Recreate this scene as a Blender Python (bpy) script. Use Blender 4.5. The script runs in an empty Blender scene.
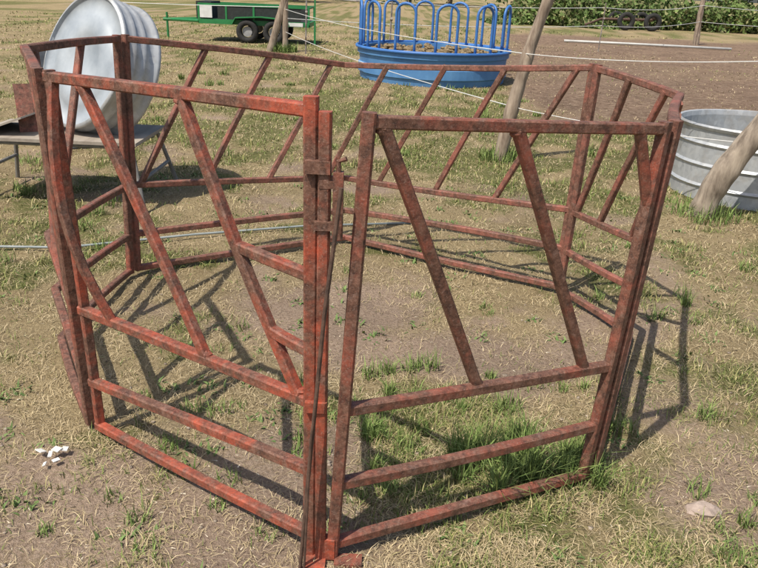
import bpy, bmesh, math, random
import numpy as np
from mathutils import Vector, Matrix
random.seed(4); rng=np.random.default_rng(7)
sc=bpy.context.scene
# ------------------------------------------------------------ materials
def mat(name):
    m=bpy.data.materials.new(name); m.use_nodes=True
    nt=m.node_tree; b=nt.nodes['Principled BSDF']; return m,nt,b
def ramp(nt,stops,fac=None):
    r=nt.nodes.new('ShaderNodeValToRGB'); e=r.color_ramp.elements
    while len(e)<len(stops): e.new(0.5)
    for i,(p,c) in enumerate(stops):
        e[i].position=p; e[i].color=(c[0],c[1],c[2],1) if not isinstance(c,(int,float)) else (c,c,c,1)
    if fac is not None: nt.links.new(fac,r.inputs[0])
    return r
def noise(nt,scale,detail=5,rough=.6,vec=None,dist=0):
    n=nt.nodes.new('ShaderNodeTexNoise'); n.inputs['Scale'].default_value=scale
    n.inputs['Detail'].default_value=min(detail,4); n.inputs['Roughness'].default_value=rough
    n.inputs['Distortion'].default_value=dist
    if vec is not None: nt.links.new(vec,n.inputs['Vector'])
    return n
def coord(nt,which='Object',scale=None):
    t=nt.nodes.new('ShaderNodeTexCoord'); o=t.outputs[which]
    if scale:
        m=nt.nodes.new('ShaderNodeMapping'); m.inputs['Scale'].default_value=scale
        nt.links.new(o,m.inputs['Vector']); o=m.outputs[0]
    return o
def mix(nt,a,b,fac,mode='MIX'):
    m=nt.nodes.new('ShaderNodeMix'); m.data_type='RGBA'; m.blend_type=mode
    for v,s in ((fac,m.inputs[0]),(a,m.inputs[6]),(b,m.inputs[7])):
        if isinstance(v,(int,float)): s.default_value=v
        elif isinstance(v,tuple): s.default_value=(v[0],v[1],v[2],1)
        else: nt.links.new(v,s)
    return m.outputs[2]
def bump(nt,b,h,strength=.5,dist=.01):
    n=nt.nodes.new('ShaderNodeBump'); n.inputs['Strength'].default_value=strength; n.inputs['Distance'].default_value=dist
    nt.links.new(h,n.inputs['Height']); nt.links.new(n.outputs[0],b.inputs['Normal'])
def simple(name,c1,c2,scale=8,rough=.7,metal=0,bs=.3,stretch=None,detail=5):
    m,nt,b=mat(name); co=coord(nt,'Object',stretch)
    n=noise(nt,scale,detail,.65,co); r=ramp(nt,[(.3,c1),(.7,c2)],n.outputs[0])
    nt.links.new(r.outputs[0],b.inputs['Base Color']); b.inputs['Roughness'].default_value=rough; b.inputs['Metallic'].default_value=metal
    if bs: bump(nt,b,n.outputs[0],bs,.01)
    return m
def rust(name,paint,amount):
    m,nt,b=mat(name); co=coord(nt)
    n1=noise(nt,5,4,.80,co,.3); n2=noise(nt,42,4,.80,co); n3=noise(nt,190,2,.6,co)
    base=ramp(nt,[(.32,(.050,.026,.020)),(.5,(.135,.064,.042)),(.70,(.25,.132,.092))],n2.outputs[0])
    pr=ramp(nt,[(.33,(paint[0]*.50,paint[1]*.55,paint[2]*.60)),(.65,paint)],n2.outputs[0])
    k=ramp(nt,[(amount-.11,0.0),(amount+.10,1.0)],n1.outputs[0])
    c=mix(nt,pr.outputs[0],base.outputs[0],k.outputs[0])
    k2=ramp(nt,[(.58,0.0),(.70,.55)],n3.outputs[0])
    c=mix(nt,c,(.31,.20,.155),k2.outputs[0])
    n4=noise(nt,24,4,.8,co); k3=ramp(nt,[(.55,0.0),(.72,.45)],n4.outputs[0])
    c=mix(nt,c,(.31,.21,.17),k3.outputs[0])
    nt.links.new(c,b.inputs['Base Color']); b.inputs['Roughness'].default_value=.66
    b.inputs['Specular IOR Level'].default_value=.45
    bump(nt,b,n2.outputs[0],.55,.004)
    return m
M_gateL=rust('rusted_red_paint',(.44,.090,.045),.475)
M_gateR=rust('rusted_brown_red',(.35,.092,.055),.435)
M_back=rust('rusted_faded',(.36,.120,.082),.46)
M_rod=simple('rusty_rod',(.05,.03,.022),(.14,.08,.055),30,.8)
M_galv,nt,b=mat('galvanised')
co=coord(nt); v=nt.nodes.new('ShaderNodeTexVoronoi'); v.inputs['Scale'].default_value=26; nt.links.new(co,v.inputs['Vector'])
n=noise(nt,3,6,.7,co); sp=ramp(nt,[(0,(.38,.40,.42)),(1,(.52,.54,.55))],v.outputs['Color'])
c=mix(nt,sp.outputs[0],(.30,.26,.21),ramp(nt,[(.50,0.0),(.72,.7)],n.outputs[0]).outputs[0])
nt.links.new(c,b.inputs['Base Color']); b.inputs['Metallic'].default_value=.3; b.inputs['Roughness'].default_value=.5
M_lid=simple('painted_bluegrey_steel',(.27,.31,.35),(.44,.48,.51),3.5,.55,.1,.2)
M_blue=simple('blue_paint',(.035,.13,.38),(.055,.19,.50),5,.5,0,.1)
M_bluepoly=simple('blue_poly_tub',(.060,.18,.40),(.11,.27,.50),3,.55,0,.1)
M_green=simple('green_paint',(.015,.16,.045),(.03,.22,.07),6,.45,0,.1)
M_black=simple('black_mesh',(.012,.014,.013),(.03,.035,.033),14,.7,0,.2)
M_tyre=simple('tyre_rubber',(.012,.012,.013),(.035,.033,.03),14,.85,0,.2)
M_white=simple('white_paint',(.6,.6,.58),(.78,.78,.76),6,.5,0,0)
M_wire=simple('white_polywire',(.62,.62,.60),(.75,.75,.72),20,.6,0,0)
M_wood=simple('weathered_wood',(.15,.105,.075),(.42,.34,.26),22,.9,0,.8,(1,1,.18),8)
M_wood2=simple('weathered_log_wood',(.13,.10,.075),(.46,.385,.30),16,.85,0,.9,(1,1,.22),8)
M_hay=simple('old_hay',(.12,.085,.045),(.33,.25,.14),30,.95,0,.9)
M_paper=simple('pale_scrap',(.55,.54,.50),(.8,.78,.74),14,.8,0,.3)
M_board=simple('tan_board',(.24,.20,.16),(.40,.35,.29),9,.8,0,.4,(1,.2,1))
def attrmat(name,rough=.85):
    m,nt,b=mat(name); a=nt.nodes.new('ShaderNodeAttribute'); a.attribute_name='Col'
    nt.links.new(a.outputs['Color'],b.inputs['Base Color']); b.inputs['Roughness'].default_value=rough
    b.inputs['Specular IOR Level'].default_value=.2
    return m
M_blade=attrmat('grass_blades'); M_leaf=attrmat('leaves',.7); M_bits=attrmat('litter',.9)
# ------------------------------------------------------------ mesh helpers
def obj(name,verts,faces,material,parent=None,smooth=False):
    me=bpy.data.meshes.new(name); me.from_pydata([tuple(v) for v in verts],[],faces); me.update()
    o=bpy.data.objects.new(name,me); sc.collection.objects.link(o)
    if material: me.materials.append(material)
    if parent: o.parent=parent
    if smooth: me.polygons.foreach_set('use_smooth',[True]*len(me.polygons))
    return o
def empty(name):
    e=bpy.data.objects.new(name,None); sc.collection.objects.link(e); return e
class MB:
    def __init__(s): s.v=[]; s.f=[]
    def ring_sweep(s,pts,prof,side=None,closed=False):
        pts=[Vector(p) for p in pts]; n=len(pts); base=len(s.v); k=None
        h=Vector(side) if side is not None else None
        if h is None:
            tt=(pts[-1]-pts[0]); 
            if closed or tt.length<1e-6: h=Vector((0,0,1))
            else:
                tt.normalize(); h=Vector((0,0,1)) if abs(tt.z)<.75 else Vector((1,.2,0))
        for i,p in enumerate(pts):
            if closed: t=pts[(i+1)%n]-pts[i-1]
            else: t=pts[min(i+1,n-1)]-pts[max(i-1,0)]
            t.normalize()
            u=(h-t*h.dot(t)).normalized(); w=t.cross(u)
            pr=prof(i); k=len(pr)
            for a,b2 in pr: s.v.append(p+u*a+w*b2)
        m=n if closed else n-1
        for i in range(m):
            for j in range(k):
                a=base+i*k+j; b2=base+i*k+(j+1)%k; c=base+((i+1)%n)*k+(j+1)%k; d=base+((i+1)%n)*k+j
                s.f.append((a,b2,c,d))
        if not closed:
            s.f.append(tuple(base+j for j in reversed(range(k)))); s.f.append(tuple(base+(n-1)*k+j for j in range(k)))
    def sq(s,p,q,w=.036,side=None,bow=.004,seg=5,jit=True):
        p=Vector(p); q=Vector(q); w=w*(1+random.uniform(-.03,.03)) if jit else w
        off=Vector((random.uniform(-1,1),random.uniform(-1,1),random.uniform(-1,1)))*bow
        pts=[p.lerp(q,i/seg)+off*math.sin(math.pi*i/seg) for i in range(seg+1)]
        h=w/2; c=h*.72
        pr=[(h,-c),(h,c),(c,h),(-c,h),(-h,c),(-h,-c),(-c,-h),(c,-h)]
        s.ring_sweep(pts,lambda i:pr,side)
    def sqpath(s,pts,w=.036,side=None):
        h=w/2; c=h*.72
        pr=[(h,-c),(h,c),(c,h),(-c,h),(-h,c),(-h,-c),(-c,-h),(c,-h)]
        s.ring_sweep(pts,lambda i:pr,side)
    def rd(s,pts,r,n=8,closed=False,side=None):
        rr=r if callable(r) else (lambda i:r)
        s.ring_sweep(pts,lambda i:[(rr(i)*math.cos(2*math.pi*j/n),rr(i)*math.sin(2*math.pi*j/n)) for j in range(n)],side,closed)
    def box(s,c,d,R=None):
        b0=len(s.v); c=Vector(c)
        for x in(-1,1):
            for y in(-1,1):
                for z in(-1,1):
                    v=Vector((x*d[0]/2,y*d[1]/2,z*d[2]/2))
                    if R is not None: v=R@v
                    s.v.append(c+v)
        for f in((0,1,3,2),(4,6,7,5),(0,4,5,1),(2,3,7,6),(0,2,6,4),(1,5,7,3)): s.f.append(tuple(b0+i for i in f))
    def blob(s,c,r,sx=1,sy=1,sz=1,n=7,m=5,rough=.15):
        b0=len(s.v); c=Vector(c)
        for i in range(m+1):
            th=math.pi*i/m
            for j in range(n):
                ph=2*math.pi*j/n; k=r*(1+random.uniform(-rough,rough))
                s.v.append(c+Vector((sx*k*math.sin(th)*math.cos(ph),sy*k*math.sin(th)*math.sin(ph),sz*k*math.cos(th))))
        for i in range(m):
            for j in range(n): s.f.append((b0+i*n+j,b0+(i+1)*n+j,b0+(i+1)*n+(j+1)%n,b0+i*n+(j+1)%n))
    def lathe(s,prof,n=48,M=None):
        b0=len(s.v); k=len(prof)
        for j in range(n):
            a=2*math.pi*j/n
            for r,z in prof:
                v=Vector((r*math.cos(a),r*math.sin(a),z)); s.v.append(M@v if M is not None else v)
        for j in range(n):
            for i in range(k-1):
                s.f.append((b0+j*k+i,b0+((j+1)%n)*k+i,b0+((j+1)%n)*k+i+1,b0+j*k+i+1))
    def make(s,name,m,parent=None,smooth=False): return obj(name,s.v,s.f,m,parent,smooth)
# ------------------------------------------------------------ numpy noise
def vn(x,y,scale,seed):
    r=np.random.default_rng(seed); L=r.random((256,256)); X=x*scale+1000.3; Y=y*scale+1000.7
    xi=np.floor(X).astype(int); yi=np.floor(Y).astype(int); fx=X-xi; fy=Y-yi
    fx=fx*fx*(3-2*fx); fy=fy*fy*(3-2*fy)
    g=lambda a,b:L[a%256,b%256]
    return (g(xi,yi)*(1-fx)+g(xi+1,yi)*fx)*(1-fy)+(g(xi,yi+1)*(1-fx)+g(xi+1,yi+1)*fx)*fy
def fbm(x,y,s,seed,o=4):
    t=0;a=1;w=0
    for i in range(o): t=t+a*vn(x,y,s*2**i,seed+i); w+=a; a*=.55
    return t/w
def gb(x,y,cx,cy,rx,ry): return np.exp(-(((x-cx)/rx)**2+((y-cy)/ry)**2))
def sm(a,lo,hi): t=np.clip((a-lo)/(hi-lo),0,1); return t*t*(3-2*t)
def masks(x,y):
    n=fbm(x,y,1.6,11,5); n2=fbm(x,y,2.6,31); n3=fbm(x,y,.35,51)
    far=sm(y,4.8,8.5)
    bare=n*1.0+.30*gb(x,y,.0,3.3,1.1,.9)+.20*gb(x,y,-.9,1.75,.8,.35)+.16*gb(x,y,1.25,1.95,.45,.4)+.24*gb(x,y,1.5,3.4,.5,.4)-.30*gb(x,y,.35,2.3,.42,.4)-.28*gb(x,y,.5,2.05,.4,.25)-.08*far
    bare=.94*sm(bare,.48,.84)
    green=n2*.75+n3*.25+.24*gb(x,y,.3,2.4,.5,.4)+.30*gb(x,y,.55,2.05,.4,.2)+.18*gb(x,y,2.3,3.8,.9,1.0)+.20*gb(x,y,-2.4,4.5,1.0,1.5)+.08*far+.10*gb(x,y,.2,8.5,3,2.5)+.14*gb(x,y,-.8,2.05,.4,.3)
    green=sm(green,.47,.73)*(1-.60*bare)
    e=fbm(x,y,.5,71)
    edge=np.minimum(np.minimum(x-(1.9+.11*np.maximum(y-11,0))+1.6*(e-.5),(y-8.8+.25*(x-3)+2.0*(e-.5))),31-y+3*(e-.5))
    dirt=sm(edge,-.3,.7)*(.72+.28*sm(fbm(x,y,.9,75),.35,.55))
    return bare,green*(1-.9*dirt),dirt
def height(x,y):
    near=np.exp(-np.maximum(np.hypot(x,y)-6,0)/8)
    return (.035*(fbm(x,y,1.5,91)-.5)+.022*(fbm(x,y,7,95)-.5))*(.3+.7*near) - .004 + .06*(fbm(x,y,.25,97)-.5)*(1-near)
# ------------------------------------------------------------ ground
def axis(lo,hi,fine_lo,fine_hi,step):
    a=[fine_lo]; s=step
    while a[-1]<fine_hi: a.append(a[-1]+step)
    up=[a[-1]]; s=step
    while up[-1]<hi: s*=1.07; up.append(up[-1]+s)
    dn=[a[0]]; s=step
    while dn[-1]>lo: s*=1.07; dn.append(dn[-1]-s)
    return np.array(dn[:0:-1]+a+up[1:])
xs=axis(-600,600,-3.2,3.2,.022); ys=axis(-60,900,1.2,5.5,.022)
X,Y=np.meshgrid(xs,ys,indexing='xy'); Z=height(X,Y)
ny,nx=X.shape
me=bpy.data.meshes.new('ground'); N=nx*ny
me.vertices.add(N); me.vertices.foreach_set('co',np.stack([X,Y,Z],-1).astype(np.float32).ravel())
I=(np.arange(ny-1)[:,None]*nx+np.arange(nx-1)[None,:]).ravel()
F=np.stack([I,I+1,I+nx+1,I+nx],1).astype(np.int32)
me.loops.add(F.size); me.loops.foreach_set('vertex_index',F.ravel())
me.polygons.add(len(F)); me.polygons.foreach_set('loop_start',np.arange(0,F.size,4,dtype=np.int32)); me.polygons.foreach_set('loop_total',np.full(len(F),4,dtype=np.int32))
me.update(calc_edges=True); me.polygons.foreach_set('use_smooth',np.ones(len(F),bool))
ba,gr,di=masks(X,Y)
at=me.attributes.new('Mask','FLOAT_COLOR','POINT'); at.data.foreach_set('color',np.stack([ba,gr,di,np.ones_like(ba)],-1).astype(np.float32).ravel())
g=bpy.data.objects.new('ground',me); sc.collection.objects.link(g)
m,nt,b=mat('dry_pasture'); co=coord(nt)
a=nt.nodes.new('ShaderNodeAttribute'); a.attribute_name='Mask'
sep=nt.nodes.new('ShaderNodeSeparateColor'); nt.links.new(a.outputs['Color'],sep.inputs[0])
nf=noise(nt,70,4,.8,co); nm=noise(nt,9,4,.72,co)
st=nt.nodes.new('ShaderNodeMapping'); st.inputs['Scale'].default_value=(1,.25,1); st.inputs['Rotation'].default_value=(0,0,.6); nt.links.new(co,st.inputs[0])
ns=noise(nt,120,3,.8,st.outputs[0],1.5)
straw=ramp(nt,[(.28,(.17,.130,.078)),(.5,(.355,.280,.160)),(.72,(.53,.44,.275))],ns.outputs[0])
dirt=ramp(nt,[(.30,(.195,.142,.105)),(.5,(.38,.288,.218)),(.72,(.50,.40,.312))],nf.outputs[0])
grn=ramp(nt,[(.3,(.075,.09,.03)),(.5,(.17,.175,.068)),(.72,(.33,.29,.145))],ns.outputs[0])
cor=ramp(nt,[(.3,(.13,.088,.06)),(.5,(.245,.172,.125)),(.72,(.38,.29,.21))],nm.outputs[0])
def jit(sock,n,amt):
    ma=nt.nodes.new('ShaderNodeMath'); ma.operation='MULTIPLY_ADD'; nt.links.new(n,ma.inputs[0]); ma.inputs[1].default_value=amt; ma.inputs[2].default_value=-amt/2
    ad=nt.nodes.new('ShaderNodeMath'); ad.operation='ADD'; nt.links.new(ma.outputs[0],ad.inputs[0]); nt.links.new(sock,ad.inputs[1])
    return ramp(nt,[(.2,0.0),(.8,1.0)],ad.outputs[0]).outputs[0]
c=mix(nt,straw.outputs[0],grn.outputs[0],jit(sep.outputs[1],nm.outputs[0],1.2))
c=mix(nt,c,dirt.outputs[0],jit(sep.outputs[0],nf.outputs[0],1.2))
c=mix(nt,c,cor.outputs[0],jit(sep.outputs[2],nm.outputs[0],.8))
var=ramp(nt,[(.3,(.76,.74,.72)),(.7,(1.12,1.10,1.06))],noise(nt,1.3,4,.65,co).outputs[0])
c=mix(nt,c,var.outputs[0],1.0,'MULTIPLY')
nt.links.new(c,b.inputs['Base Color']); b.inputs['Roughness'].default_value=.95; b.inputs['Specular IOR Level'].default_value=.1
bump(nt,b,nf.outputs[0],1.0,.022)
me.materials.append(m)
# ------------------------------------------------------------ blades (numpy)
def blades(name,x,y,L,W,lean,col,material,curved=False):
    n=len(x); z=height(x,y)-.004
    az=rng.uniform(0,2*np.pi,n); wa=az+np.pi/2+rng.uniform(-.6,.6,n)
    d=np.stack([np.cos(az),np.sin(az),np.zeros(n)],1); w=np.stack([np.cos(wa),np.sin(wa),np.zeros(n)],1)*W[:,None]/2
    up=np.array([0,0,1.])
    b0=np.stack([x,y,z],1)
    m1=b0+d*(L*np.sin(lean)*.42)[:,None]+up*(L*np.cos(lean)*.55)[:,None]
    l2=np.clip(lean*1.35,0,1.55)
    tip=b0+d*(L*np.sin(l2))[:,None]+up*(L*np.cos(l2)*.95+.004)[:,None]
    V=np.stack([b0-w,b0+w,m1+w*.8,m1-w*.8,tip],1).reshape(-1,3)
    k=np.arange(n)*5
    lo=np.stack([k,k+1,k+2,k+3, k+3,k+2,k+4],1).astype(np.int32).ravel()
    ls=np.stack([np.arange(n)*7,np.arange(n)*7+4],1).astype(np.int32).ravel(); lt=np.tile(np.array([4,3],np.int32),n)
    me=bpy.data.meshes.new(name); me.vertices.add(len(V)); me.vertices.foreach_set('co',V.astype(np.float32).ravel())
    me.loops.add(len(lo)); me.loops.foreach_set('vertex_index',lo); me.polygons.add(2*n); me.polygons.foreach_set('loop_start',ls); me.polygons.foreach_set('loop_total',lt)
    me.update(calc_edges=True)
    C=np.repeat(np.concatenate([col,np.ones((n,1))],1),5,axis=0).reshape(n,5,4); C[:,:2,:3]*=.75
    at=me.attributes.new('Col','FLOAT_COLOR','POINT'); at.data.foreach_set('color',C.astype(np.float32).ravel())
    me.materials.append(material); o=bpy.data.objects.new(name,me); sc.collection.objects.link(o); return o
def scatter(n,rmin,rmax,pw=1.0):
    u=rng.random(n); r=rmin*(rmax/rmin)**u
    a=rng.uniform(-.72,.72,n); return r*np.sin(a),r*np.cos(a),r
def shade(c1,c2,n,v=.25):
    t=rng.random((n,1)); c=np.array(c1)*(1-t)+np.array(c2)*t; return c*(1+rng.uniform(-v,v,(n,1)))
# dry straw
x,y,r=scatter(340000,1.35,26); ba,gr,di=masks(x,y)
clump=fbm(x,y,9,131,2)
k=rng.random(len(x))<(1-.86*ba)*(1-.90*di)*(.2+1.1*sm(clump,.3,.7)); x,y,r,gr,ba=x[k],y[k],r[k],gr[k],ba[k]; n=len(x)
L=rng.uniform(.018,.06,n)*(1+.02*r); W=rng.uniform(.0016,.0030,n)*np.maximum(1,r/3.2); lean=rng.uniform(.75,1.5,n)
col=shade((.35,.27,.15),(.60,.495,.31),n)
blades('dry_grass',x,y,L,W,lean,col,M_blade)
# green grass
x,y,r=scatter(270000,1.35,34); ba,gr,di=masks(x,y); clump=fbm(x,y,6,141,3)
k=rng.random(len(x))<(gr*.85+.09)*(1-.85*ba)*(1-.97*di)*(.1+1.5*sm(clump,.4,.65)); x,y,r,gr=x[k],y[k],r[k],gr[k]; n=len(x)
L=rng.uniform(.02,.075,n)*(.6+.5*gr)*(1+.015*r); W=rng.uniform(.002,.0042,n)*np.maximum(1,r/3.2); lean=rng.uniform(.15,1.2,n)
t=(rng.random(n)<.38)[:,None]
col=np.where(t,shade((.30,.28,.11),(.46,.40,.2),n),shade((.11,.16,.04),(.23,.275,.085),n))
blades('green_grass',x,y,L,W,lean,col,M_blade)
# tall tufts
tx=[];ty=[];tl=[]
def tuft(cx,cy,rad,n,l):
    rr=rad*np.sqrt(rng.random(n)); aa=rng.uniform(0,6.28,n); tx.append(cx+rr*np.cos(aa)); ty.append(cy+rr*np.sin(aa)); tl.append(l*rng.uniform(.4,1,n))
for _ in range(26): tuft(rng.uniform(.28,.80),rng.normal(2.12,.07)+.0,rng.uniform(.02,.06),70,rng.uniform(.12,.26))
for _ in range(22): tuft(rng.uniform(-.05,.6),rng.uniform(1.95,2.8),rng.uniform(.02,.06),50,rng.uniform(.06,.13))
for _ in range(10): tuft(rng.uniform(.9,1.5),rng.uniform(1.6,2.4),rng.uniform(.02,.05),36,rng.uniform(.05,.10))
for _ in range(20): tuft(rng.uniform(1.2,3.2),rng.uniform(2.2,4.6),rng.uniform(.02,.06),40,rng.uniform(.06,.13))
for _ in range(16): tuft(rng.uniform(-3,-1.6),rng.uniform(2.6,5.5),rng.uniform(.03,.08),45,rng.uniform(.06,.14))
for _ in range(24): tuft(rng.uniform(-1.1,0.),rng.uniform(1.6,2.6),rng.uniform(.02,.06),36,rng.uniform(.04,.09))
for _ in range(12): tuft(rng.uniform(-.9,.9),rng.uniform(2.5,3.9),rng.uniform(.02,.06),30,rng.uniform(.04,.08))
for _ in range(40): tuft(rng.uniform(-4,2.5),rng.uniform(5.5,13),rng.uniform(.04,.12),40,rng.uniform(.07,.16))
tuft(1.15,7.1,.22,260,.22); tuft(2.5,5.4,.25,300,.2); tuft(-2.47,17.9,.3,300,.3)
x=np.concatenate(tx);y=np.concatenate(ty);L=np.concatenate(tl);n=len(x); r=np.hypot(x,y)
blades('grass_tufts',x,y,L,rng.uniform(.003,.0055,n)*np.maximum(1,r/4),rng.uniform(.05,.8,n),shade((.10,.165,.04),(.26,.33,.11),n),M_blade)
# broad-leaf weeds
tx=[];ty=[]
for _ in range(190):
    cx=rng.uniform(-3,3.2); cy=rng.uniform(1.5,6); nn=rng.integers(8,22); tx.append(cx+rng.normal(0,.03,nn)); ty.append(cy+rng.normal(0,.03,nn))
x=np.concatenate(tx);y=np.concatenate(ty);n=len(x)
blades('broadleaf_weeds',x,y,rng.uniform(.02,.045,n),rng.uniform(.008,.016,n),rng.uniform(.5,1.3,n),shade((.09,.15,.045),(.17,.24,.08),n),M_leaf)
# litter
x,y,r=scatter(30000,1.35,16); n=len(x)
blades('straw_litter',x,y,rng.uniform(.008,.03,n),rng.uniform(.003,.008,n)*np.maximum(1,r/4),rng.uniform(1.2,1.5,n),np.where((rng.random(n)<.45)[:,None],shade((.08,.06,.04),(.2,.15,.1),n),shade((.40,.33,.23),(.65,.58,.45),n)),M_bits)
mb=MB()
for _ in range(600):
    u=rng.random(); rr=1.4*(9/1.4)**u; aa=rng.uniform(-.75,.75); px=rr*math.sin(aa);py=rr*math.cos(aa)
    s_=rng.uniform(.003,.010); hz=float(height(np.array([px]),np.array([py]))[0])
    mb.blob((px,py,hz+s_*.2),s_,1,rng.uniform(.6,1.2),.6,5,3,.25)
mb.make('pebbles',simple('pebble',(.14,.105,.075),(.42,.35,.28),3,.9),None,True)
mb=MB(); mb.blob((1.10,1.92,.0),.045,1.3,.9,.42,9,6,.16); mb.make('flat_stone',simple('pink_stone',(.26,.20,.165),(.46,.37,.31),22,.95,0,.8),None,False)
mb=MB()
for i in range(6):
    mb.box((-1.10+rng.uniform(-.04,.05),2.03+rng.uniform(-.04,.04),.018+i*.003),(rng.uniform(.015,.035),rng.uniform(.01,.025),.003),Matrix.Rotation(rng.uniform(0,3),3,'Z')@Matrix.Rotation(rng.uniform(-.5,.5),3,'X'))
mb.make('paper_scrap',M_paper)
# ------------------------------------------------------------ hay ring feeder
feeder=empty('hay_ring_feeder')
V={0:((-.15,1.64),(-.15,1.64),1.30),'R':((-.125,1.64),(-.06,1.645),1.28),1:((-1.01,2.22),(-1.03,2.22),1.275),2:((-1.41,2.86),(-1.40,2.88),1.285),3:((-1.37,3.72),(-1.33,3.74),1.27),
   4:((-.23,4.41),(-.26,4.42),1.125),5:((.99,3.72),(1.02,3.73),1.23),6:((1.23,3.17),(1.25,3.17),1.18),7:((.74,2.05),(.79,2.04),1.23)}
def pt(k,z,off=(0,0)):
    g,t,h=V[k]; s=z/h; return Vector((g[0]+(t[0]-g[0])*s+off[0],g[1]+(t[1]-g[1])*s+off[1],z))
ctr=Vector((-.08,3.0,0))
RZ={0:(.52,.30,.075),'R':(.50,.26,.05),1:(.495,.215,.035),2:(.52,.27,.035),3:(.51,.235,.035),4:(.43,.22,.04),5:(.48,.26,.035),6:(.49,.265,.035),7:(.46,.235,.035)}
def lvl(k,i): return V[k][2] if i==0 else RZ[k][i-1]
def P(k,i,off=(0,0)): return pt(k,lvl(k,i)-(0.016 if i==0 else 0),off)
def panel(mb,a,b,bars,w=.036,oa=(0,0),ob=(0,0)):
    for i in range(4):
        mb.sq(P(a,i,oa),P(b,i,ob),w*(1 if i else .98),(0,0,1),.008)
    for t0,t1 in bars:
        p=P(a,0,oa).lerp(P(b,0,ob),t0); q=P(a,1,oa).lerp(P(b,1,ob),t1)
        n=(P(b,0)-P(a,0)).cross(Vector((0,0,1))).normalized()
        mb.sq(p,q,w*.93,n,.007)
        for e,dz in((p,-.018),(q,.018)): mb.blob(e+Vector((0,0,dz)),.017,1,1,.7,7,5,.2)
def stile(mb,k,off,w=.038,z0=0.0,z1=None):
    g=V[k][0]; n=Vector((g[0]-ctr.x,g[1]-ctr.y,0)).normalized()
    mb.sq(pt(k,z0,off),pt(k,(z1 or V[k][2]+.004),off),w,n,.005)
mb=MB(); o0=(-.020,.010); o1=(.012,-.012)
panel(mb,1,0,[(.157,.61),(.573,.965)],.0315,o1,o0)
stile(mb,0,o0,.034,.0,1.315); 
stile(mb,1,(.022,-.016),.031,.03)
A=P(1,0,o1).lerp(P(0,0,o0),.03); B=P(1,1,o1).lerp(P(0,1,o0),.17)
mb.sqpath([A.lerp(B,t)+Vector((-.055,-.03,-.02))*math.sin(math.pi*t)**1 for t in np.linspace(0,1,9)],.028,(1,-1,0))
t0=P(1,0,o1).lerp(P(0,0,o0),.573); t1=P(1,1,o1).lerp(P(0,1,o0),.965)
for zz in (.885,.675):
    s_=(t0.z-zz)/(t0.z-t1.z); q=t0.lerp(t1,s_); mb.sq(q+Vector((-.01,0,.018)),pt(0,zz-.005,o0),.029,(0,0,1),.003)
lg=mb.make('left_gate',M_gateL,feeder)
mb=MB(); stile(mb,0,(.014,-.004),.029,-.02,1.285)
mb.box((-.15,1.615,.004),(.06,.10,.012)); mb.box(pt(0,.04,(.03,-.002)),(.05,.03,.07))
for zz in (.52,1.16): mb.box(pt(0,zz,(-.002,-.004)),(.058,.040,.030))
mb.make('hinge_post',M_gateL,feeder)
mb=MB(); oR=(.022,.004); o7=(-.016,-.012)
panel(mb,'R',7,[(.035,.46),(.45,.89)],.0315,oR,o7)
stile(mb,'R',oR,.034,.0,1.285); stile(mb,7,o7,.032,.03)
A=P('R',0,oR).lerp(P(7,0,o7),.90); mb.sq(A,pt(7,1.0,o7),.028,(0,1,0),.002)
mb.box((-.055,1.625,.004),(.08,.045,.010))
mb.make('right_gate',M_gateR,feeder)
def section(name,ks,barlist,m,offs,w=.032):
    mb=MB()
    for i in range(4):
        for a,b2 in zip(ks[:-1],ks[1:]):
            oa=offs.get(a,(0,0)); ob=offs.get(b2,(0,0))
            mb.sq(P(a,i,oa),P(b2,i,ob),w,(0,0,1),.012)
    def along(i,s):
        j=min(int(s),len(ks)-2); t=s-j
        return P(ks[j],i,offs.get(ks[j],(0,0))).lerp(P(ks[j+1],i,offs.get(ks[j+1],(0,0))),t)
    for s0,s1 in barlist:
        p=along(0,s0);q=along(1,s1); n=Vector(((p+q)/2-ctr)); n.z=0; n.normalize(); mb.sq(p,q,w*.93,n,.008)
    for k in (ks[0],ks[-1]): stile(mb,k,offs.get(k,(0,0)),w*1.05,.02)
    mb.make(name,m,feeder)
section('left_section',[1,2,3],[(.10,-.0+.02),(.62,.20),(1.08,.62),(1.55,1.1)],M_gateR,{1:(-.030,.018),3:(-.012,-.026)})
section('back_section',[3,4,5],[(.33,.03),(.62,.31),(.93,.60),(1.20,.90),(1.45,1.17),(1.69,1.44),(1.95,1.70)],M_back,{3:(.014,.022),5:(.0,.022)})
section('right_section',[5,6,7],[(.42,.05),(.85,.38),(1.28,.80),(1.72,1.25)],M_back,{5:(.012,-.026),7:(.024,.020)})
mb=MB(); c=pt(0,1.07,(.046,-.012)); mb.box(c,(.024,.026,.16)); mb.box(c+Vector((-.025,-.004,-.05)),(.06,.013,.022)); mb.box(c+Vector((-.02,-.002,.05)),(.05,.011,.018))
mb.rd([c+Vector((0,0,.07)),c+Vector((0,0,.105)),c+Vector((.018,-.004,.112))],.006,8,side=(0,1,0))
mb.make('latch',M_gateR,feeder)
mb=MB(); mb.rd([(-.19,1.585,.0),(-.165,1.585,.35),(-.13,1.59,.8),(-.095,1.60,1.12)],.0055,8); mb.rd([(-.178,1.578,.0),(-.160,1.575,.45),(-.142,1.585,.62)],.0035,6)
mb.make('drop_rod',M_rod,feeder)
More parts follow.
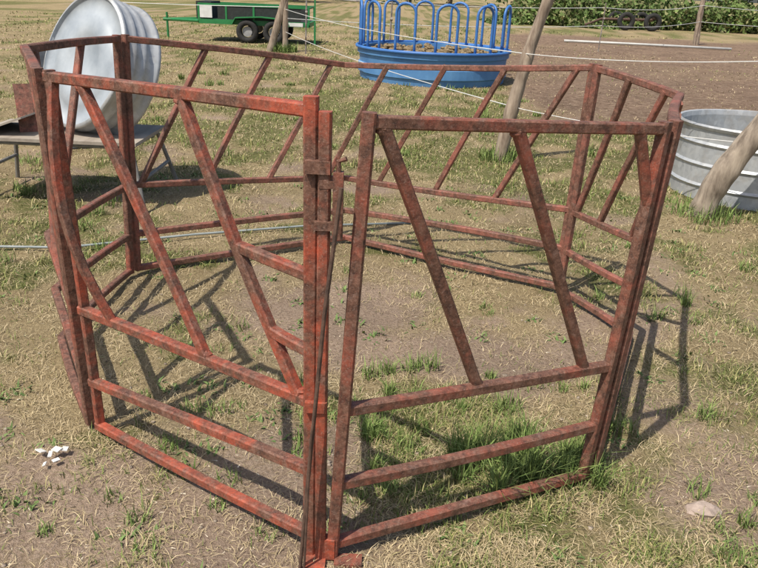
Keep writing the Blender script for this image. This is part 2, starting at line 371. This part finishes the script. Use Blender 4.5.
# ------------------------------------------------------------ blue feeder
bf=empty('blue_round_bale_feeder'); cx,cy,R=.80,13.8,1.38
T=Matrix.Translation((cx,cy,0))
mb=MB(); mb.lathe([(R*.955,0),(R*.965,.10),(R*.985,.12),(R*.985,.27),(R*.965,.29),(R*.975,.42),(R,.44),(R,.53),(R*.93,.53),(R*.92,.12),(0,.12)],64,T); mb.make('tub',M_bluepoly,bf,False)
mb=MB(); mb.lathe([(R*.915,.34),(R*.7,.42),(R*.4,.46),(R*.1,.5),(0,.5)],40,T); 
for _ in range(240):
    a_=random.uniform(0,6.28);q=R*.9*math.sqrt(random.random()); mb.blob((cx+q*math.cos(a_),cy+q*math.sin(a_),.42+random.uniform(-.03,.08)),random.uniform(.04,.09),1,1,.5,6,4,.4)
mb.make('hay',M_hay,bf)
mb=MB()
nH=12
for i in range(nH):
    a0=2*math.pi*i/nH+.1; wv=.13; rr=R*.97; pts=[]
    zt=1.30
    for s_ in np.linspace(0,1,4): pts.append((a0-wv,.46+(zt-.15-.46)*s_))
    for s_ in np.linspace(0,math.pi,9)[1:-1]: pts.append((a0-wv*math.cos(s_),zt-.15+.15*math.sin(s_)))
    for s_ in np.linspace(1,0,4): pts.append((a0+wv,.46+(zt-.15-.46)*s_))
    mb.rd([(cx+rr*math.cos(a),cy+rr*math.sin(a),z) for a,z in pts],.024,8,side=(math.cos(a0),math.sin(a0),0))
mb.rd([(cx+R*1.01*math.cos(t),cy+R*1.01*math.sin(t),.54) for t in np.linspace(0,2*math.pi,65)[:-1]],.028,8,True)
mb.make('hoops',M_blue,bf,True)
# ------------------------------------------------------------ utility trailer
tr=empty('utility_trailer'); ox,oy=-3.9,20.6
mb=MB(); 
x0,x1,y0,y1,zf=ox-1.15,ox+1.75,oy-.45,oy+.95,.50
for yy in(y0,y1):
    mb.box(((x0+x1)/2,yy,zf),(x1-x0,.06,.12)); mb.box(((x0+x1)/2,yy,zf+.42),(x1-x0,.05,.05))
    for i in range(5): mb.box((x0+(x1-x0)*i/4,yy,zf+.21),(.05,.048,.42))
for xx in(x0,x1):
    mb.box((xx,(y0+y1)/2,zf),(.06,y1-y0-.062,.118)); mb.box((xx,(y0+y1)/2,zf+.42),(.048,y1-y0-.06,.048))
mb.rd([(x0,y0,zf),(x0-.9,oy+.25,zf-.03),(x0-1.15,oy+.25,zf-.03)],.045,8); mb.rd([(x0,y1,zf),(x0-.9,oy+.25,zf-.03)],.045,8)
mb.rd([(x0-1.05,oy+.25,0),(x0-1.05,oy+.25,.65)],.03,8)
mb.box((x1+.15,y0+.1,zf-.20),(.05,.05,.55)); mb.box((x1+.15,y0+.1,zf+.75),(.04,.04,1.5))
mb.make('frame',M_green,tr)
mb=MB(); mb.box(((x0+x1)/2,(y0+y1)/2,zf+.05),(x1-x0-.08,y1-y0-.08,.03)); mb.box((ox+.45,y0-.0,zf+.22),(2.2,.02,.34)); mb.box((ox+.3,y1,zf+.22),(2.6,.02,.36)); mb.box((x0+.1,(y0+y1)/2,zf+.26),(.4,1.1,.44)); mb.make('bed_and_sides',M_black,tr)
mb=MB(); mb.box((x0+.2,y0-.035,zf+.24),(.32,.03,.30)); mb.box((x1-.35,y0-.045,zf+.0),(.4,.02,.09)); mb.make('white_panel',M_white,tr)
def wheel(mb,c,r,w,ax='Y'):
    M=Matrix.Translation(c)@(Matrix.Rotation(math.pi/2,4,'X') if ax=='Y' else Matrix.Rotation(math.pi/2,4,'Y'))
    mb.lathe([(r*.55,-w/2),(r*.93,-w/2),(r,-w*.3),(r,w*.3),(r*.93,w/2),(r*.55,w/2),(r*.5,0),(r*.55,-w/2)],28,M)
mb=MB(); wheel(mb,(ox+.15,y0-.14,.29),.29,.19); wheel(mb,(ox+.85,y0-.14,.29),.29,.19); wheel(mb,(ox+.15,y1+.14,.29),.29,.19); wheel(mb,(ox+.85,y1+.14,.29),.29,.19); mb.make('tyres',M_tyre,tr,True)
mb=MB()
for xx in (.15,.85):
    for yy in (y0-.16,y1+.16): mb.lathe([(0,-.02),(.13,-.02),(.13,.02),(0,.02)],20,Matrix.Translation((ox+xx,yy,.29))@Matrix.Rotation(math.pi/2,4,'X'))
mb.make('hubs',simple('hub_grey',(.25,.25,.25),(.4,.4,.4)),tr)
mb=MB(); pts=[(ox-.25,y0-.14,.45),(ox-.15,y0-.14,.62),(ox+.5,y0-.14,.66),(ox+1.15,y0-.14,.62),(ox+1.25,y0-.14,.45)]
mb.ring_sweep(pts,lambda i:[(.012,-.12),(.012,.12),(-.012,.12),(-.012,-.12)],side=(0,0,1)); mb.make('fender',M_green,tr)
# ------------------------------------------------------------ galvanised stock tank (oval)
def stadium(cx,cy,hl,r,ang,n=20):
    P_=[]
    for i in range(n+1):
        a=-math.pi/2+math.pi*i/n; P_.append((hl+r*math.cos(a),r*math.sin(a)))
    for i in range(n+1):
        a=math.pi/2+math.pi*i/n; P_.append((-hl+r*math.cos(a),r*math.sin(a)))
    c,s=math.cos(ang),math.sin(ang); return [(cx+x*c-y*s,cy+x*s+y*c) for x,y in P_]
st=empty('oval_stock_tank')
levels=[(.62,0),(.645,.0),(.645,.10),(.66,.12),(.645,.14),(.645,.27),(.66,.29),(.645,.31),(.645,.44),(.66,.46),(.645,.48),(.65,.57),(.665,.58),(.675,.60),(.665,.615),(.645,.61),(.635,.57),(.63,.05),(.1,.05)]
rings=[stadium(3.98,6.12,.80,r,-.12) for r,z in levels]; k=len(rings[0])
vs=[(p[0],p[1],levels[i][1]) for i,rg in enumerate(rings) for p in rg]
fs=[(i*k+j,i*k+(j+1)%k,(i+1)*k+(j+1)%k,(i+1)*k+j) for i in range(len(rings)-1) for j in range(k)]+[tuple((len(rings)-1)*k+j for j in range(k))]
obj('shell',vs,fs,M_galv,st,False)
M_water,ntw,bw=mat('tank_water'); bw.inputs['Base Color'].default_value=(.05,.06,.045,1); bw.inputs['Roughness'].default_value=.08; nw=noise(ntw,6,3,.5,coord(ntw)); bump(ntw,bw,nw.outputs[0],.1,.01)
wr=stadium(3.98,6.12,.80,.628,-.12); obj('water',[(p[0],p[1],.30) for p in wr],[tuple(range(len(wr)))],M_water,st)
# ------------------------------------------------------------ round tank on a stand at left
stand=empty('metal_work_stand'); mb=MB()
tx0,tx1,ty0,ty1,tz=-2.86,-1.76,4.95,5.55,.44
for (a_,b_) in ((tx0,ty0),(tx1,ty0),(tx0,ty1),(tx1,ty1)):
    sx=-.10 if a_==tx0 else .10; sy=-.12 if b_==ty0 else .12
    mb.rd([(a_,b_,tz),(a_+sx,b_+sy,0)],.016,8)
for p,q in (((tx0,ty0,tz),(tx1,ty0,tz)),((tx0,ty1,tz),(tx1,ty1,tz)),((tx0,ty0,tz),(tx0,ty1,tz)),((tx1,ty0,tz),(tx1,ty1,tz)),((tx0-.05,ty0-.06,.2),(tx0-.05,ty1+.06,.2)),((tx1+.05,ty0-.06,.2),(tx1+.05,ty1+.06,.2))): mb.rd([p,q],.014,8)
mb.make('legs',simple('grey_steel',(.16,.15,.14),(.30,.29,.27),12,.6,.3),stand)
mb=MB(); mb.box(((tx0+tx1)/2,(ty0+ty1)/2,tz+.03),(tx1-tx0+.1,ty1-ty0+.1,.022)); mb.box((tx0+.16,ty0+.25,tz+.10),(.42,.5,.012),Matrix.Rotation(-.35,3,'Y')); mb.make('board',M_board,stand)
mb=MB(); mb.box((tx0+.34,ty0+.26,tz+.20),(.24,.012,.34),Matrix.Rotation(.5,3,'Z')@Matrix.Rotation(-.3,3,'X')); mb.make('rusty_plate',M_back,stand)
rt=empty('round_stock_tank'); nrm=Vector((-.56,-.74,.36)).normalized()
q=nrm.to_track_quat('Z','Y').to_matrix().to_4x4(); Rt=.48
M=Matrix.Translation((-2.14,5.28,tz+.065+Rt*.96))@q
mb=MB(); mb.lathe([(Rt*1.0,-.26),(Rt*1.035,-.25),(Rt*1.03,-.225),(Rt*.985,-.21),(Rt*.985,-.15),(Rt*1.01,-.135),(Rt*.985,-.12),(Rt*.985,-.07),(Rt*1.01,-.055),(Rt*.985,-.04),(Rt*.985,.01),(Rt*1.01,.025),(Rt,.04),(Rt*.96,.045)],64,M); mb.make('side_wall',M_galv,rt,True)
mb=MB(); mb.lathe([(Rt*.96,.045),(Rt*.95,.02),(Rt*.70,.022),(Rt*.68,.032),(Rt*.4,.034),(Rt*.38,.026),(0,.026)],64,M); mb.make('bottom_plate',M_lid,rt,True)
dr=empty('steel_drum'); mb=MB()
mb.lathe([(0,0),(.29,0),(.30,.02),(.29,.04),(.29,.30),(.305,.32),(.29,.34),(.29,.60),(.305,.62),(.29,.64),(.29,.9),(.30,.92),(.28,.92),(.27,.90),(0,.90)],40,Matrix.Translation((-3.05,7.0,.0))); 
mb.make('shell',simple('dark_blue_steel',(.05,.06,.08),(.12,.14,.17),6,.5,.2),dr,False)
# ------------------------------------------------------------ wooden posts
def log(name,pts,r0,r1,m,n=14,seg=40):
    pts=[Vector(p) for p in pts]; P_=[]
    for i in range(seg+1):
        s_=i/seg*(len(pts)-1); j=min(int(s_),len(pts)-2); t=s_-j
        p0=pts[max(j-1,0)];p1=pts[j];p2=pts[j+1];p3=pts[min(j+2,len(pts)-1)]
        P_.append(.5*((2*p1)+(p2-p0)*t+(2*p0-5*p1+4*p2-p3)*t*t+(3*p1-p0-3*p2+p3)*t**3))
    mb=MB(); ph=random.uniform(0,6)
    def prof(i):
        r=r0+(r1-r0)*i/seg; r*=1+.05*math.sin(i*.45+ph)+.03*math.sin(i*1.3)
        return [((r*(1+.09*math.sin(3*a+ph+i*.08)+random.uniform(-.02,.02)))*math.cos(a),(r*(1+.09*math.sin(2*a+i*.05)))*math.sin(a)) for a in np.linspace(0,2*math.pi,n+1)[:-1]]
    mb.ring_sweep(P_,prof,side=(0,1,0)); 
    return mb
log('p',[(1.13,7.10,-.1),(1.20,7.08,.45),(1.27,7.05,.85),(1.33,7.06,1.15),(1.52,7.02,1.85)],.068,.056,M_wood).make('wooden_fence_post',M_wood,None,True)
mb=log('p',[(2.47,5.45,-.1),(2.52,5.42,.20),(2.66,5.36,.56),(2.92,5.27,1.1),(3.15,5.2,1.7)],.100,.075,M_wood2); mb.make('wooden_fence_post',M_wood2,None,True)
log('p',[(-2.47,17.9,-.1),(-2.46,17.9,.6),(-2.44,17.9,1.8)],.075,.07,M_wood).make('wooden_fence_post',M_wood,None,True)
log('p',[(-2.85,17.9,-.1),(-2.62,17.9,.7),(-2.30,17.9,1.7)],.10,.08,M_wood).make('wooden_fence_post',M_wood,None,True)
log('p',[(11.25,28,-.1),(11.2,28,.8),(11.2,28,1.8)],.11,.09,M_wood).make('wooden_fence_post',M_wood,None,True)
log('p',[(20.,31,-.1),(20.1,31,.8),(20.,31,1.7)],.10,.09,M_wood).make('wooden_fence_post',M_wood,None,True)
tp=simple('t_post',(.10,.06,.045),(.35,.33,.3),9,.7)
for (px,py) in ((-1.95,17.6),(.0,15.9),(6.2,22.5)):
    mb=MB(); mb.rd([(px,py,0),(px+.02,py,1.35)],.018,6); mb.rd([(px+.02,py,.9),(px+.02,py-.04,.93)],.03,6); mb.make('steel_fence_post',tp,None)
def wire(mb,a,b2,sag,r=.006,n=14):
    a=Vector(a);b2=Vector(b2); mb.rd([a.lerp(b2,t)-Vector((0,0,sag*4*t*(1-t))) for t in np.linspace(0,1,n)],r,5)
mb=MB()
for za,zb,zc in ((.95,1.02,1.20),(.45,.52,.60)):
    wire(mb,(-2.44,17.83,za),(1.27,7.0,zb),.08,.005); wire(mb,(1.27,7.0,zb),(2.9,5.2,zc),.04,.0035)
for za,zb in ((1.25,1.35),(.75,.8)):
    wire(mb,(-2.4,17.85,za),(6.2,22.5,zb*.9),.10,.008); wire(mb,(6.2,22.5,zb*.9),(11.2,27.9,zb),.1,.009); wire(mb,(11.2,27.9,zb),(20,30.9,zb),.12,.009)
wire(mb,(-2.44,17.85,1.0),(-14,21,1.0),.1,.008)
mb.make('electric_fence_wire',M_wire)
mb=MB(); mb.rd([(6.0,26.2,.05),(8.5,26.0,.05),(11.5,25.6,.05)],.04,8); mb.make('white_pipe',simple('dull_white_pipe',(.42,.42,.40),(.58,.58,.55),4),None,True)
mb=MB(); mb.rd([(-4.2,4.15,.02),(-3.2,4.05,.02),(-2.5,4.0,.02),(-1.9,4.05,.02),(-1.2,4.4,.018),(-.5,4.7,.012),(.2,4.9,.0)],.008,8); mb.make('garden_hose',simple('grey_hose',(.20,.24,.24),(.32,.35,.35),8,.6),None,True)
# implement far right
im=empty('farm_implement'); mb=MB(); ix,iy=11.9,38.5
mb.rd([(ix-1.4,iy,.45),(ix+1.2,iy,.5)],.07,8); mb.rd([(ix+.2,iy-.8,.5),(ix+.2,iy+.8,.5)],.06,8); mb.rd([(ix-1.4,iy,.45),(ix-2.2,iy-.2,.15)],.06,8); mb.rd([(ix+1.2,iy-.9,.6),(ix+1.2,iy+.9,.6)],.08,8)
mb.make('frame',M_rod,im)
mb=MB(); wheel(mb,(ix-.4,iy-.9,.42),.42,.22); wheel(mb,(ix+.9,iy-.9,.42),.42,.22); wheel(mb,(ix-.4,iy+.9,.42),.42,.22); wheel(mb,(ix+.9,iy+.9,.42),.42,.22); mb.make('wheels',M_tyre,im,True)
# ------------------------------------------------------------ foliage masses
def leaves(name,cen,size,col):
    n=len(cen); u=rng.normal(size=(n,3)); u/=np.linalg.norm(u,axis=1)[:,None]; w=rng.normal(size=(n,3)); w-=u*(u*w).sum(1)[:,None]; w/=np.linalg.norm(w,axis=1)[:,None]
    s=size[:,None]; Vv=np.stack([cen-u*s,cen+w*s*.5,cen+u*s,cen-w*s*.5],1).reshape(-1,3)
    me=bpy.data.meshes.new(name); me.vertices.add(4*n); me.vertices.foreach_set('co',Vv.astype(np.float32).ravel()); me.loops.add(4*n); me.loops.foreach_set('vertex_index',np.arange(4*n,dtype=np.int32))
    me.polygons.add(n); me.polygons.foreach_set('loop_start',np.arange(0,4*n,4,dtype=np.int32)); me.polygons.foreach_set('loop_total',np.full(n,4,np.int32)); me.update(calc_edges=True)
    at=me.attributes.new('Col','FLOAT_COLOR','POINT'); at.data.foreach_set('color',np.repeat(np.concatenate([col,np.ones((n,1))],1),4,axis=0).astype(np.float32).ravel())
    me.materials.append(M_leaf); o=bpy.data.objects.new(name,me); sc.collection.objects.link(o); return o
n=50000; x=rng.uniform(5,48,n); e_=fbm(x,x*0,.35,221); y=rng.uniform(38.2,43,n)+.06*x+3*(e_-.5); hh=(.5+1.7*fbm(x,y,.5,201))*sm(x,5,8)*sm(y,38,40.5); z=hh*rng.random(n)**.8
cl=fbm(x,y,1.0,211)[:,None]
leaves('tall_weeds',np.stack([x,y,z],1),rng.uniform(.07,.20,n),np.where(rng.random((n,1))<.3,shade((.16,.17,.07),(.28,.27,.13),n),shade((.08,.13,.035),(.15,.21,.065),n))*(.6+.9*cl))
cc=[];tk=MB()
for i in range(34):
    tx_=-75+i*4.8+rng.uniform(-1.5,1.5); ty_=70+rng.uniform(-6,10); H_=rng.uniform(5,9)
    tk.rd([(tx_,ty_,0),(tx_+.2,ty_,H_*.3),(tx_,ty_,H_*.6)],lambda i:.25-.07*i,7)
    for k_ in range(9):
        c0=np.array([tx_+rng.normal(0,1.6),ty_+rng.normal(0,1.4),H_*rng.uniform(.35,.95)]); cc.append(c0+rng.normal(0,.75,(260,3)))
cc=np.concatenate(cc); cc[:,2]=np.abs(cc[:,2]); n=len(cc)
tl_=leaves('distant_treeline',cc,rng.uniform(.15,.32,n),shade((.04,.075,.02),(.09,.13,.035),n)); 
tko=tk.make('trunks',M_wood,tl_)
# ------------------------------------------------------------ light, world, camera
w=bpy.data.worlds.new('World'); sc.world=w; w.use_nodes=True; nt=w.node_tree
sky=nt.nodes.new('ShaderNodeTexSky'); sky.sky_type='NISHITA'; sky.sun_disc=False
d=Vector((.50,.56,-1.27)).normalized()
sky.sun_elevation=math.asin(-d.z); sky.sun_rotation=math.atan2(-d.x,-d.y)%(2*math.pi); sky.dust_density=2.5
nt.links.new(sky.outputs[0],nt.nodes['Background'].inputs[0]); nt.nodes['Background'].inputs[1].default_value=.125
sl=bpy.data.lights.new('sun','SUN'); sl.energy=5.0; sl.angle=math.radians(.53); sl.color=(1,.93,.82)
so=bpy.data.objects.new('sun',sl); sc.collection.objects.link(so); so.rotation_euler=d.to_track_quat('-Z','Y').to_euler()
cam=bpy.data.cameras.new('camera'); co_=bpy.data.objects.new('camera',cam); sc.collection.objects.link(co_)
p=math.radians(22.5); r=math.radians(2.5); c,s=math.cos(r),math.sin(r)
right=Vector((c,s*math.sin(p),s*math.cos(p))); up=Vector((-s,c*math.sin(p),c*math.cos(p))); fwd=Vector((0,math.cos(p),-math.sin(p)))
Mx=Matrix((right,up,-fwd)).transposed().to_4x4(); Mx.translation=(0,0,1.55); co_.matrix_world=Mx
cam.sensor_width=36; cam.lens=720/758*36; cam.clip_start=.05; cam.clip_end=3000
sc.camera=co_
sc.view_settings.view_transform='Standard'; sc.view_settings.look='None'; sc.view_settings.exposure=0
